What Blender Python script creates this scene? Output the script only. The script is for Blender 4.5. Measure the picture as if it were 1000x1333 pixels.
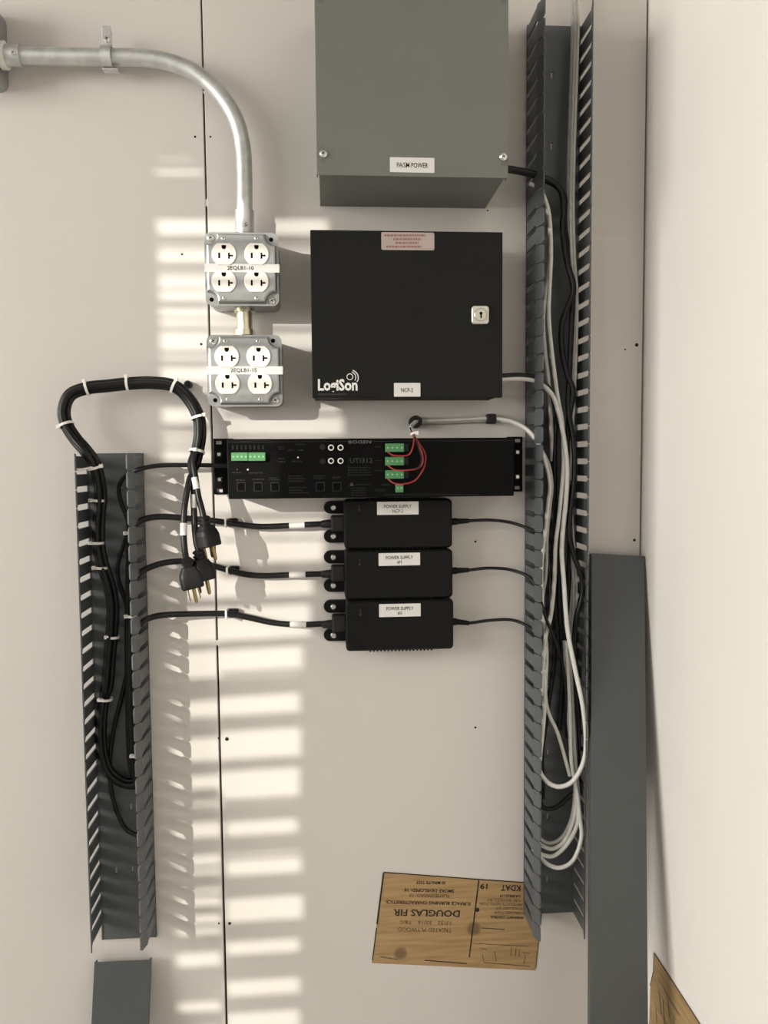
import bpy, bmesh, math, random
from mathutils import Vector, Matrix
random.seed(7)
for o in list(bpy.data.objects): bpy.data.objects.remove(o)
C = bpy.context.scene.collection
scn = bpy.context.scene

# ------------------------------------------------------------------ camera
# back wall is the plane y = 0, x to the right, z up; the camera stands 1.19 m in front of it
D = 1.19; F = 1037.0
YAW, PITCH, ROLL = 0.0708, 0.0666, -0.008
_f = Vector((math.sin(YAW)*math.cos(PITCH), math.cos(YAW)*math.cos(PITCH), -math.sin(PITCH)))
_r = Vector((math.cos(YAW), -math.sin(YAW), 0)); _u = _r.cross(_f)
R_ = _r*math.cos(ROLL)+_u*math.sin(ROLL); U_ = -_r*math.sin(ROLL)+_u*math.cos(ROLL)
CAM = Vector((0, -D, 0))
cd = bpy.data.cameras.new('camera'); cam = bpy.data.objects.new('camera', cd); C.objects.link(cam)
cd.sensor_fit = 'VERTICAL'; cd.sensor_height = 36.0; cd.lens = F/1333*36.0; cd.clip_start = 0.01
m3 = Matrix((R_, U_, -_f)).transposed()
cam.matrix_world = Matrix.Translation(CAM) @ m3.to_4x4()
scn.camera = cam

# ------------------------------------------------------------------ light
w = bpy.data.worlds.new('world'); scn.world = w; w.use_nodes = True
w.node_tree.nodes['Background'].inputs[0].default_value = (0.6, 0.57, 0.5, 1)
w.node_tree.nodes['Background'].inputs[1].default_value = 0.05
LAMP = Vector((-4.72, -5.4, 1.62))          # bare lamp in the hall beyond the added slotted grille
GOBO_Y = -3.0
ld = bpy.data.lights.new('hall_lamp', 'SPOT'); lo = bpy.data.objects.new('hall_lamp', ld); C.objects.link(lo)
ld.energy = 2450; ld.color = (1.0, 0.95, 0.86); ld.shadow_soft_size = 0.006
ld.spot_size = math.radians(40); ld.spot_blend = 0.1
lo.location = LAMP
lo.rotation_euler = (Vector((-0.1, 0, -0.1))-LAMP).to_track_quat('-Z', 'Y').to_euler()
def area(name, loc, target, sx, sy, e, col):
    d = bpy.data.lights.new(name, 'AREA'); o = bpy.data.objects.new(name, d); C.objects.link(o)
    d.shape = 'RECTANGLE'; d.size = sx; d.size_y = sy; d.energy = e; d.color = col
    o.location = loc; o.rotation_euler = (Vector(target)-Vector(loc)).to_track_quat('-Z', 'Y').to_euler()
    return o
# added lights: large key in front of the left wall, two weak ceiling fills
area('added_left_light', (-3.38, -1.75, 0.55), (0, -1.75, 0.55), 2.3, 1.3, 108, (1.0, 0.965, 0.915))
area('ceiling_fill_far', (-2.3, -2.0, 1.23), (-2.3, -2.0, 0), 0.6, 1.2, 13, (1.0, 0.965, 0.915))
area('ceiling_fill_near', (-0.7, -2.4, 1.23), (-0.7, -2.4, 0), 1.2, 0.3, 4.5, (1.0, 0.965, 0.915))
scn.view_settings.view_transform = 'Standard'; scn.view_settings.look = 'None'
scn.view_settings.gamma = 1.0; scn.view_settings.use_curve_mapping = False
scn.view_settings.exposure = 0.1

# ------------------------------------------------------------------ helpers
def P(px, py, h=0.0):
    """point at height h in front of the back wall that the photograph shows at (px, py)"""
    d = _f*F + R_*(px-500.0) - U_*(py-666.5)
    return CAM + d*((D-h)/d.y)
def rect(x0, y0, x1, y1, h):
    a, b, c, d = P(x0, y0, h), P(x1, y0, h), P(x1, y1, h), P(x0, y1, h)
    return (a.x+d.x)/2, (b.x+c.x)/2, (c.z+d.z)/2, (a.z+b.z)/2      # X0 X1 Z0 Z1
def S(h): return (D-h)/F

MATS = {}
def mat(name, col, rough=0.5, metal=0.0, noise=0.0, nscale=40.0, bump=0.0, bscale=200.0, spec=0.5, stretch=None):
    if name in MATS: return MATS[name]
    m = bpy.data.materials.new(name); m.use_nodes = True; nt = m.node_tree
    b = nt.nodes['Principled BSDF']
    b.inputs['Base Color'].default_value = (*col, 1); b.inputs['Roughness'].default_value = rough
    b.inputs['Metallic'].default_value = metal; b.inputs['Specular IOR Level'].default_value = spec
    tc = nt.nodes.new('ShaderNodeNewGeometry'); vec = tc.outputs['Position']
    if stretch:
        mp = nt.nodes.new('ShaderNodeMapping'); mp.inputs['Scale'].default_value = stretch
        nt.links.new(vec, mp.inputs['Vector']); vec = mp.outputs['Vector']
    if noise > 0:
        n = nt.nodes.new('ShaderNodeTexNoise'); n.inputs['Scale'].default_value = nscale; n.inputs['Detail'].default_value = 5
        nt.links.new(vec, n.inputs['Vector'])
        r = nt.nodes.new('ShaderNodeValToRGB')
        r.color_ramp.elements[0].position = 0.3; r.color_ramp.elements[1].position = 0.7
        r.color_ramp.elements[0].color = (*[c*(1-noise) for c in col], 1)
        r.color_ramp.elements[1].color = (*[min(1, c*(1+noise)) for c in col], 1)
        nt.links.new(n.outputs['Fac'], r.inputs['Fac']); nt.links.new(r.outputs['Color'], b.inputs['Base Color'])
    if bump > 0:
        n2 = nt.nodes.new('ShaderNodeTexNoise'); n2.inputs['Scale'].default_value = bscale; n2.inputs['Detail'].default_value = 3
        nt.links.new(vec, n2.inputs['Vector'])
        bp = nt.nodes.new('ShaderNodeBump'); bp.inputs['Strength'].default_value = bump; bp.inputs['Distance'].default_value = 0.001
        nt.links.new(n2.outputs['Fac'], bp.inputs['Height']); nt.links.new(bp.outputs['Normal'], b.inputs['Normal'])
    MATS[name] = m
    return m
WALL = mat('white_wall_paint', (0.615, 0.584, 0.546), 0.55, noise=0.02, nscale=3, bump=0.12, bscale=90)
WALLR = mat('warm_wall_paint', (0.85, 0.815, 0.765), 0.6, noise=0.02, nscale=3, bump=0.1, bscale=90)
ROOM = mat('room_paint', (0.36, 0.352, 0.335), 0.7)
FLOORM = mat('floor_concrete', (0.34, 0.33, 0.315), 0.7, noise=0.15, nscale=6)
DARKGAP = mat('dark_gap', (0.012, 0.011, 0.010), 0.9)
GALV = mat('galvanized_steel', (0.60, 0.61, 0.60), 0.48, 0.85, noise=0.13, nscale=60, bump=0.05)
GALVB = mat('stamped_steel', (0.36, 0.37, 0.37), 0.38, 0.7, noise=0.10, nscale=45, bump=0.05)
ZINC = mat('yellow_zinc', (0.66, 0.62, 0.47), 0.3, 0.9, noise=0.1, nscale=80)
SCREW = mat('screw_steel', (0.75, 0.74, 0.70), 0.25, 0.9)
GREYBOX = mat('grey_enamel', (0.152, 0.157, 0.139), 0.5, noise=0.04, nscale=8, bump=0.12, bscale=700)
BLKBOX = mat('black_powder_coat', (0.0118, 0.0123, 0.0107), 0.6, noise=0.05, nscale=9, bump=0.15, bscale=900, spec=0.15)
AMPBLK = mat('amplifier_black', (0.0032, 0.0032, 0.0032), 0.55, bump=0.1, bscale=900, spec=0.08)
PLASTIC = mat('black_plastic', (0.0065, 0.0065, 0.006), 0.5, bump=0.08, bscale=900, spec=0.15)
CORD = mat('black_cord', (0.008, 0.008, 0.008), 0.4, spec=0.3)
CORD2 = mat('dark_cord', (0.011, 0.011, 0.011), 0.5, spec=0.3)
DUCT = mat('grey_duct_plastic', (0.086, 0.094, 0.098), 0.44, noise=0.04, nscale=12, bump=0.05)
COVER = mat('grey_cover_plastic', (0.070, 0.076, 0.076), 0.5, noise=0.03, nscale=6)
WHITEP = mat('white_plastic', (0.80, 0.78, 0.73), 0.4)
IVORY = mat('receptacle_white', (0.72, 0.69, 0.64), 0.35)
PAPER = mat('label_paper', (0.70, 0.69, 0.66), 0.6)
TAPE = mat('label_tape', (0.60, 0.59, 0.57), 0.35)
INK = mat('black_ink', (0.012, 0.012, 0.012), 0.8, spec=0.1)
INKW = mat('faded_ink', (0.10, 0.065, 0.035), 0.8, noise=0.5, nscale=150)
INKD = mat('stamp_ink', (0.022, 0.015, 0.010), 0.8)
GREYINK = mat('grey_print', (0.06, 0.06, 0.058), 0.6, spec=0.1)
DIMINK = mat('dim_print', (0.022, 0.022, 0.022), 0.6, spec=0.1)
LOGO = mat('logo_white', (0.80, 0.80, 0.77), 0.5)
PINK = mat('warning_sticker', (0.44, 0.36, 0.33), 0.5, noise=0.06, nscale=60)
REDINK = mat('red_print', (0.30, 0.15, 0.13), 0.6)
GREEN = mat('terminal_green', (0.085, 0.25, 0.10), 0.5, spec=.3)
GREEN2 = mat('terminal_green_light', (0.25, 0.48, 0.26), 0.45)
RED = mat('red_wire', (0.30, 0.022, 0.02), 0.45)
WHITEC = mat('white_cable', (0.66, 0.65, 0.61), 0.45, noise=0.05, nscale=60)
GREYC = mat('grey_cable', (0.42, 0.41, 0.385), 0.45, noise=0.12, nscale=90)
BRASS = mat('brass', (0.36, 0.28, 0.13), 0.35, 1.0)
HOLE = mat('dark_hole', (0.004, 0.004, 0.004), 0.9, spec=0.05)
PRINT = mat('pale_print', (0.16, 0.16, 0.155), 0.6, spec=0.1)

def link(name, me, m, parent=None, smooth=False):
    o = bpy.data.objects.new(name, me); C.objects.link(o)
    if m is not None and not me.materials: me.materials.append(m)
    if smooth:
        for p in me.polygons: p.use_smooth = True
        me.set_sharp_from_angle(angle=math.radians(42))
    if parent is not None: attach(o, parent)
    return o
def attach(o, parent):
    o.parent = parent
    if parent.type == 'EMPTY': o.matrix_parent_inverse = Matrix.Translation(-parent.location)
def build(name, bm, m, parent=None, smooth=False):
    bmesh.ops.recalc_face_normals(bm, faces=bm.faces)
    me = bpy.data.meshes.new(name); bm.to_mesh(me); bm.free()
    return link(name, me, m, parent, smooth)
def thing(name, label, cat, loc, group=None):
    o = bpy.data.objects.new(name, None); C.objects.link(o); o.location = loc; o.empty_display_size = 0.02
    return tag(o, label, cat, group)
def tag(o, label, cat, group=None):
    o['label'] = label; o['category'] = cat
    if group: o['group'] = group
    return o
def struct(o): o['kind'] = 'structure'; return o

def box(bm, x0, x1, y0, y1, z0, z1, bevel=0, seg=2):
    r = bmesh.ops.create_cube(bm, size=1.0)
    vs = r['verts']
    for v in vs:
        v.co = Vector(((x0+x1)/2+v.co.x*(x1-x0), (y0+y1)/2+v.co.y*(y1-y0), (z0+z1)/2+v.co.z*(z1-z0)))
    if bevel > 0:
        es = list({e for v in vs for e in v.link_edges})
        bmesh.ops.bevel(bm, geom=es, offset=bevel, segments=seg, profile=0.5, affect='EDGES')
def prism(bm, pts, h0, h1, top=None):
    """outline pts (x, z) extruded from height h0 to h1 in front of the wall; top = outline at h1"""
    top = top or pts
    a = [bm.verts.new((x, -h0, z)) for x, z in pts]; b = [bm.verts.new((x, -h1, z)) for x, z in top]
    n = len(pts)
    for i in range(n): bm.faces.new((a[i], a[(i+1) % n], b[(i+1) % n], b[i]))
    bm.faces.new(b); bm.faces.new(a[::-1])
def rrect(x0, x1, z0, z1, r, n=4):
    out = []
    for cx, cz, a0 in ((x1-r, z1-r, 0), (x0+r, z1-r, 90), (x0+r, z0+r, 180), (x1-r, z0+r, 270)):
        for i in range(n+1):
            a = math.radians(a0+90*i/n); out.append((cx+r*math.cos(a), cz+r*math.sin(a)))
    return out
def shrink(pts, d):
    cx = sum(p[0] for p in pts)/len(pts); cz = sum(p[1] for p in pts)/len(pts)
    ex = max(abs(p[0]-cx) for p in pts); ez = max(abs(p[1]-cz) for p in pts)
    return [(cx+(x-cx)*(1-d/ex), cz+(z-cz)*(1-d/ez)) for x, z in pts]
def disc(cx, cz, r, n=16): return [(cx+r*math.cos(2*math.pi*i/n), cz+r*math.sin(2*math.pi*i/n)) for i in range(n)]
def rprism(name, pts, h0, h1, m, parent, bev=0.0, smooth=False):
    bm = bmesh.new()
    if bev > 0:
        prism(bm, pts, h0, h1-bev); prism(bm, pts, h1-bev, h1, shrink(pts, bev))
    else: prism(bm, pts, h0, h1)
    return build(name, bm, m, parent, smooth)
def plate_holes(bm, x0, x1, z0, z1, y0, y1, holes):
    """flat plate with rectangular through holes (hx0, hx1, hz0, hz1)"""
    xs = sorted({x0, x1, *[h[0] for h in holes], *[h[1] for h in holes]})
    zs = sorted({z0, z1, *[h[2] for h in holes], *[h[3] for h in holes]})
    solid = lambda i, j: not any(h[0]-1e-7 <= xs[i] and xs[i+1] <= h[1]+1e-7 and h[2]-1e-7 <= zs[j] and zs[j+1] <= h[3]+1e-7 for h in holes)
    V = {}
    def v(i, k, j):
        if (i, k, j) not in V: V[(i, k, j)] = bm.verts.new((xs[i], (y0, y1)[k], zs[j]))
        return V[(i, k, j)]
    nx, nz = len(xs)-1, len(zs)-1
    g = [[solid(i, j) for j in range(nz)] for i in range(nx)]
    for i in range(nx):
        for j in range(nz):
            if not g[i][j]: continue
            for k in (0, 1): bm.faces.new((v(i, k, j), v(i+1, k, j), v(i+1, k, j+1), v(i, k, j+1)))
            for di, dj, e in ((-1, 0, (0, 0, 0, 1)), (1, 0, (1, 0, 1, 1)), (0, -1, (0, 0, 1, 0)), (0, 1, (0, 1, 1, 1))):
                a, b = i+di, j+dj
                if 0 <= a < nx and 0 <= b < nz and g[a][b]: continue
                bm.faces.new((v(i+e[0], 0, j+e[1]), v(i+e[2], 0, j+e[3]), v(i+e[2], 1, j+e[3]), v(i+e[0], 1, j+e[1])))
def smooth_path(pts, k=6):
    pts = [Vector(p) for p in pts]
    if len(pts) < 3: return pts
    q = [pts[0]*2-pts[1]]+pts+[pts[-1]*2-pts[-2]]
    out = []
    for i in range(1, len(q)-2):
        a, b, c, d = q[i-1:i+3]
        for s in range(k):
            t = s/k
            out.append(0.5*((2*b)+(c-a)*t+(2*a-5*b+4*c-d)*t*t+(3*b-a-3*c+d)*t*t*t))
    out.append(pts[-1])
    return out
def tube(bm, pts, r, n=10, k=6):
    path = smooth_path(pts, k)
    nrm = None; prev = None
    for i, p in enumerate(path):
        t = (path[min(i+1, len(path)-1)]-path[max(i-1, 0)]).normalized()
        if nrm is None:
            nrm = t.orthogonal().normalized()
        nrm = (nrm-t*nrm.dot(t)).normalized(); b = t.cross(nrm)
        ring = [bm.verts.new(p+(nrm*math.cos(2*math.pi*j/n)+b*math.sin(2*math.pi*j/n))*r) for j in range(n)]
        if prev:
            for j in range(n): bm.faces.new((prev[j], prev[(j+1) % n], ring[(j+1) % n], ring[j]))
        else: bm.faces.new(ring[::-1])
        prev = ring
    bm.faces.new(prev)
def tube_obj(name, pts, r, m, parent=None, n=10, k=6):
    bm = bmesh.new(); tube(bm, pts, r, n, k); return build(name, bm, m, parent, True)
def PX(lst): return [P(*p) for p in lst]
def loft(bm, secs, M, n=16, e=0.35):
    """superellipse sections (t, wx, wy) along local -z, placed by matrix M"""
    prev = None
    for t, wx, wy in secs:
        ring = []
        for i in range(n):
            a = 2*math.pi*(i+0.5)/n; c, s = math.cos(a), math.sin(a)
            ring.append(bm.verts.new(M @ Vector((wx/2*math.copysign(abs(c)**e, c), wy/2*math.copysign(abs(s)**e, s), -t))))
        if prev:
            for j in range(n): bm.faces.new((prev[j], prev[(j+1) % n], ring[(j+1) % n], ring[j]))
        else: bm.faces.new(ring[::-1])
        prev = ring
    bm.faces.new(prev)
def text_mesh(s, bold=0.0):
    cu = bpy.data.curves.new('lettering', 'FONT'); cu.body = s; cu.resolution_u = 2; cu.extrude = 0.0
    cu.align_x = 'CENTER'; cu.align_y = 'CENTER'; cu.offset = bold
    o = bpy.data.objects.new('lettering', cu); C.objects.link(o)
    dg = bpy.context.evaluated_depsgraph_get(); dg.update()
    me = bpy.data.meshes.new_from_object(o.evaluated_get(dg))
    bpy.data.objects.remove(o); bpy.data.curves.remove(cu)
    return me
def lettering(s, cx, cy, wpx, hpx, h, m, parent, ang=0.0, name='lettering', world=None, bold=0.0):
    """text fitted to wpx x hpx photo pixels, centred on pixel (cx, cy) at wall height h"""
    me = text_mesh(s, bold)
    xs = [v.co.x for v in me.vertices]; ys = [v.co.y for v in me.vertices]
    bw, bh = max(xs)-min(xs), max(ys)-min(ys); mx, my = (max(xs)+min(xs))/2, (max(ys)+min(ys))/2
    sc = S(h); c, sn = math.cos(ang), math.sin(ang); o = P(cx, cy, h)
    for v in me.vertices:
        a = (v.co.x-mx)/bw*wpx*sc; b = (v.co.y-my)/bh*hpx*sc
        if world: v.co = world(a, b)
        else: v.co = Vector((o.x+a*c-b*sn, -h, o.z+a*sn+b*c))
    me.materials.clear()
    return link(name, me, m, parent)
def dashes(name, x0, y0, x1, y1, rows, h, m, parent, fill=0.9, lh=0.45):
    """print too fine to read: rows of short strokes"""
    bm = bmesh.new(); rs = random.Random(int(x0*31+y0*7))
    for i in range(rows):
        y = y0+(y1-y0)*(i+0.5)/rows; hh = (y1-y0)/rows*lh/2; x = x0
        end = x0+(x1-x0)*rs.uniform(fill-0.2, 1.0)
        while x < end:
            wd = rs.uniform(1.2, 4.5); a, b, c, d = rect(x, y-hh, min(x+wd, end), y+hh, h)
            vs = [bm.verts.new((p, -h, q)) for p, q in ((a, c), (b, c), (b, d), (a, d))]; bm.faces.new(vs)
            x += wd+0.8
    return build(name, bm, m, parent)
def plate(name, x0, y0, x1, y1, h0, t, m, parent, r=0.0006):
    a, b, c, d = rect(x0, y0, x1, y1, h0+t)
    return rprism(name, rrect(a, b, c, d, r, 2), h0, h0+t, m, parent)
def screw_head(name, px, py, h0, r, m, parent, t=0.0022, slot=True):
    o = P(px, py, h0+t); bm = bmesh.new()
    prism(bm, disc(o.x, o.z, r), h0, h0+t*0.55); prism(bm, disc(o.x, o.z, r), h0+t*0.55, h0+t, disc(o.x, o.z, r*0.62))
    s = build(name, bm, m, parent)
    if slot and parent is not None and parent.type == 'EMPTY':
        b2 = bmesh.new()
        for a in (0.5, 0.5+math.pi/2):
            dx, dz = math.cos(a)*r*0.5, math.sin(a)*r*0.5; nx, nz = -math.sin(a)*r*0.1, math.cos(a)*r*0.1
            prism(b2, [(o.x-dx-nx, o.z-dz-nz), (o.x+dx-nx, o.z+dz-nz), (o.x+dx+nx, o.z+dz+nz), (o.x-dx+nx, o.z-dz+nz)], h0+t*0.9, h0+t+0.0001)
        build('drive_slot', b2, HOLE, s)
    return s

# ------------------------------------------------------------------ the setting
XL, XR = -3.4, (P(846, 0).x+P(833, 720).x)/2+0.001
ZF, ZC = -1.45, 1.25
sa, sb = P(262, 0), P(295, 1333)
def seam_x(z): return sa.x+(sb.x-sa.x)*(z-sa.z)/(sb.z-sa.z)
bm = bmesh.new(); box(bm, XL, XR+0.1, 0.013, 0.05, ZF, ZC)
wall_back = struct(build('wall_back', bm, DARKGAP)); wall_back['label'] = 'white painted plywood wall with a dark seam between its sheets'
gt, gb = 0.0010, 0.0019
def sheet(x00, x01, x10, x11):   # bottom x0 x1, top x0 x1
    bm = bmesh.new(); pts = [(x00, ZF), (x01, ZF), (x11, ZC), (x10, ZC)]
    prism(bm, pts, -0.0129, -0.0008); prism(bm, pts, -0.0008, 0.0, [(x00+.0008, ZF), (x01-.0008, ZF), (x11-.0008, ZC), (x10+.0008, ZC)])
    return build('plywood_panel', bm, WALL, wall_back)
panel_l = sheet(XL, seam_x(ZF)-gb, XL, seam_x(ZC)-gt)
panel_m = sheet(seam_x(ZF)+gb, XR-0.003, seam_x(ZC)+gt, XR-0.003)
for y0, y1 in ((259, 268), (834, 841), (118, 121)):     # paint that bridges the seam
    a = P(262, y0); b = P(262, y1); bm = bmesh.new(); x = seam_x((a.z+b.z)/2)
    prism(bm, [(x-.003, b.z), (x+.003, b.z), (x+.003, a.z), (x-.003, a.z)], -0.004, -0.0006); build('paint_bridge', bm, WALL, wall_back)
for px, py, r in ((254, 178, 1.4), (274, 178, 1.2), (237, 331, 1.3), (619, 705, 1.6), (619, 947, 1.5), (829, 449, 2.4), (814, 455, 1.2),
                  (826, 703, 2.0), (284.5, 961, 1.2), (295.5, 962, 2.6), (285, 1202, 1.3), (299, 1202, 2.0), (635, 274, 1.1), (262, 448, 1.6)):
    o = P(px, py); bm = bmesh.new(); prism(bm, disc(o.x, o.z, r*S(0), 10), -0.001, 0.0003)
    build('nail_hole', bm, DARKGAP, panel_l if o.x < seam_x(o.z) else panel_m)
bm = bmesh.new(); box(bm, XR, XR+0.1, GOBO_Y, 0.012, ZF, ZC); wall_right = struct(build('wall_right', bm, WALLR))
bm = bmesh.new(); box(bm, XL-0.1, XL, GOBO_Y, 0.05, ZF, ZC); struct(build('wall_left', bm, ROOM))
bm = bmesh.new(); plate_holes(bm, -2.98, -0.52, -0.18, 1.245, 0, 0.03, [(-2.9, -0.6, -0.1, 1.2)])
for v in bm.verts: v.co = Vector((XL+v.co.y, v.co.x, v.co.z))
lframe = struct(build('added_light_frame', bm, WHITEP))  # unseen frame added around the left area light; the wall behind is solid
bm = bmesh.new(); box(bm, XL+.001, XL+.006, -2.9, -0.6, -0.1, 1.2); build('added_backing', bm, WHITEP, lframe)  # white sheet added behind that light
bm = bmesh.new(); box(bm, XL-0.1, XR+0.1, GOBO_Y-.1, 0.05, ZF-0.1, ZF); struct(build('floor', bm, FLOORM))
bm = bmesh.new(); box(bm, XL-0.1, XR+0.1, GOBO_Y-.1, 0.05, ZC, ZC+0.1); struct(build('ceiling', bm, ROOM))

# front wall behind the camera: added grille, slots shaped so the hall lamp casts bands
def G(px, py):
    wv = P(px, py); t = (GOBO_Y-LAMP.y)/(wv.y-LAMP.y)
    return LAMP+(wv-LAMP)*t
GX0, GX1, GY0, GY1 = 150, 470, 172, 1350
g0, g1, g2, g3 = G(GX0, GY0), G(GX1, GY0), G(GX1, GY1), G(GX0, GY1)
ox0, ox1, oz0, oz1 = max(g0.x, g3.x), min(g1.x, g2.x), max(g2.z, g3.z), min(g0.z, g1.z)
bm = bmesh.new(); plate_holes(bm, XL, XR, ZF, ZC, GOBO_Y-0.03, GOBO_Y, [(ox0, ox1, oz0, oz1)])
wall_front = struct(build('wall_front', bm, ROOM))
def gobo_slat(x0, x1, y0, y1, slope=0.0):
    if y1-y0 < 0.3 or x1-x0 < 0.3: return
    c = [G(x0, y1+slope*(x0-290)), G(x1, y1+slope*(x1-290)), G(x1, y0+slope*(x1-290)), G(x0, y0+slope*(x0-290))]
    bm = bmesh.new(); prism(bm, [(p.x, p.z) for p in c], -GOBO_Y+0.001, -GOBO_Y+0.004)
    build('gobo_slat', bm, ROOM, wall_front)
def column(x0, x1, y0, y1, slots):
    y = y0
    for s in slots:
        a, b = s[0], s[1]; xa = s[2] if len(s) > 2 else x0; xb = s[3] if len(s) > 3 else x1
        sl = -0.06*min(1, max(0, (a-620)/230))
        slp = -0.06*min(1, max(0, (y-620)/230)) if y > y0 else sl
        gobo_slat(x0, x1, y-0.01, a, (sl+slp)/2)
        if xa > x0: gobo_slat(x0, xa, a-0.5, b+0.5, sl)
        if xb < x1: gobo_slat(xb, x1, a-0.5, b+0.5, sl)
        y = b
    gobo_slat(x0, x1, y, y1, -0.03 if y > 600 else 0)
column(146, 474, 165, 478, [(185, 188.5, 168, 203), (197, 199, 180, 210), (205, 208, 203, 247), (220, 226, 188, 262), (262, 264, 275, 312),
    (284, 305, 180, 425), (316, 320, 183, 425), (323, 341, 180, 425), (350, 354, 186, 425), (357, 374, 184, 425), (376, 391, 182, 425),
    (399, 412, 184, 425), (414, 425, 180, 425), (430, 456, 182, 425), (461, 468, 186, 425), (476, 478.2, 190, 425)])
column(146, 281, 478, 1356, [(478, 497, 185), (500, 511, 185), (529, 550, 183), (556, 558, 186), (562, 569, 188), (573, 580, 185), (584, 600, 175), (603, 668, 175),
    (670, 733, 175), (737, 778, 175), (787, 834, 175), (843, 880, 175), (885, 887, 180), (908, 931, 180), (936, 939, 180), (956, 988, 180),
    (1005, 1024, 200), (1028, 1029, 200), (1040, 1046, 200), (1049, 1052, 200), (1066, 1088, 200), (1096, 1099, 200), (1108, 1124, 200), (1127, 1136, 200),
    (1152, 1160, 200), (1163, 1177, 200), (1186, 1200, 200), (1203, 1214, 200), (1235, 1255, 206), (1291, 1294, 213), (1299, 1314, 214), (1331, 1350, 222)])
column(286, 474, 478, 1356, [(478, 520, 286, 425), (524, 536, 286, 440), (540, 565, 286, 445), (570, 600, 286, 425), (606, 668, 286, 425), (673, 700, 286, 423), (703, 733, 286, 420),
    (740, 742, 286, 400), (750, 777, 286, 405), (789, 833, 286, 402), (844, 874, 286, 392), (878, 882, 286, 388), (905, 931, 286, 388), (950, 988, 286, 390), (993, 995, 286, 390), (1002, 1040, 286, 388),
    (1044, 1047, 286, 388), (1068, 1088, 288, 385), (1094, 1096, 288, 385), (1110, 1115, 288, 390), (1118, 1140, 288, 390), (1148, 1150, 288, 388), (1158, 1160, 288, 388), (1168, 1200, 288, 392), (1204, 1206, 288, 392),
    (1224, 1243, 288, 388), (1250, 1252, 288, 388), (1266, 1268, 288, 388), (1275, 1297, 289, 388), (1304, 1306, 289, 388), (1317, 1350, 289, 388)])

# ------------------------------------------------------------------ wiring ducts
PITCH_F = 0.0254; DH = 0.076
def finger_mesh(sign):
    """one duct finger at the origin; sign = direction (x) of the inside of the duct"""
    bm = bmesh.new(); hw = PITCH_F/2; g = 0.0008; sw = 0.0042; T = 0.0018
    prof = [(-hw+sw, .004), (-hw+sw, .0545), (-hw+g, .0585), (-hw+g, .0725), (-hw+g+.003, DH), (hw-g-.003, DH), (hw-g, .0725), (hw-g, .0585), (hw-sw, .0545), (hw-sw, .004)]
    def off(h): return sign*max(0.0, (h-.057))*0.28
    rings = []
    for side in (0, 1):
        rings.append([bm.verts.new((off(h)+sign*T*side, -h, z)) for z, h in prof])
    n = len(prof)
    # body quads (0,1,8,9), (1,2,7,8), (2,3,6,7), (3,4,5,6)
    for r_ in rings:
        for q in ((0, 1, 8, 9), (1, 2, 7, 8), (2, 3, 6, 7), (3, 4, 5, 6)): bm.faces.new([r_[i] for i in q])
    for i in range(n): bm.faces.new((rings[0][i], rings[0][(i+1) % n], rings[1][(i+1) % n], rings[1][i]))
    bmesh.ops.recalc_face_normals(bm, faces=bm.faces)
    me = bpy.data.meshes.new('finger'); bm.to_mesh(me); bm.free(); me.materials.append(DUCT); return me
FM = {1: finger_mesh(1), -1: finger_mesh(-1)}
def duct(label, x0, x1, z0, z1, holes, phase):
    root = thing('wiring_duct', label, 'wiring duct', ((x0+x1)/2, 0, z0), 'slotted wiring ducts on the wall')
    hs = []
    for hx, hz in holes: hs.append((hx-.0018, hx+.0018, hz-.005, hz+.005))
    bm = bmesh.new(); plate_holes(bm, x0, x1, z0, z1, -0.0035, -0.0008, hs); build('base', bm, DUCT, root)
    for s, x in ((1, x0), (-1, x1)):
        bm = bmesh.new(); a, b = sorted((x, x+s*.0018)); box(bm, a, b, -0.0045, -0.0008, z0, z1); build('side_rail', bm, DUCT, root)
        z = z1-PITCH_F*phase
        while z > z0+PITCH_F*0.4:
            f = bpy.data.objects.new('finger', FM[s]); C.objects.link(f); attach(f, root); f.location = (x, 0, z)
            z -= PITCH_F
    return root
rx0, rx1 = (P(683.5, 40).x+P(683.5, 1190).x)/2, (P(753, 40).x+P(748, 1187).x)/2
rz1, rz0 = P(718, 35).z, P(718, 1187).z
hol = []
for k in range(13):
    z = P(718, 99).z-k*0.1016
    for dx in (0.0, -0.023): 
        if z > rz0+.01: hol.append((P(718, 99).x+dx, z))
duct('tall grey slotted wiring duct packed with white and black cables', rx0, rx1, rz0, rz1, hol, 0.5)
lx1 = (P(188, 600).x+P(203.5, 1215).x)/2; lx0 = lx1-0.081
lz1, lz0 = P(150, 590).z, P(165, 1220).z
hol = []
for k in range(7):
    z = P(150, 632).z-k*0.0965
    for px in (0.024, 0.048): hol.append((lx0+px, z))
duct('shorter grey slotted wiring duct holding black cords below the cable loop', lx0, lx1, lz0, lz1, hol, 0.5)

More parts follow.
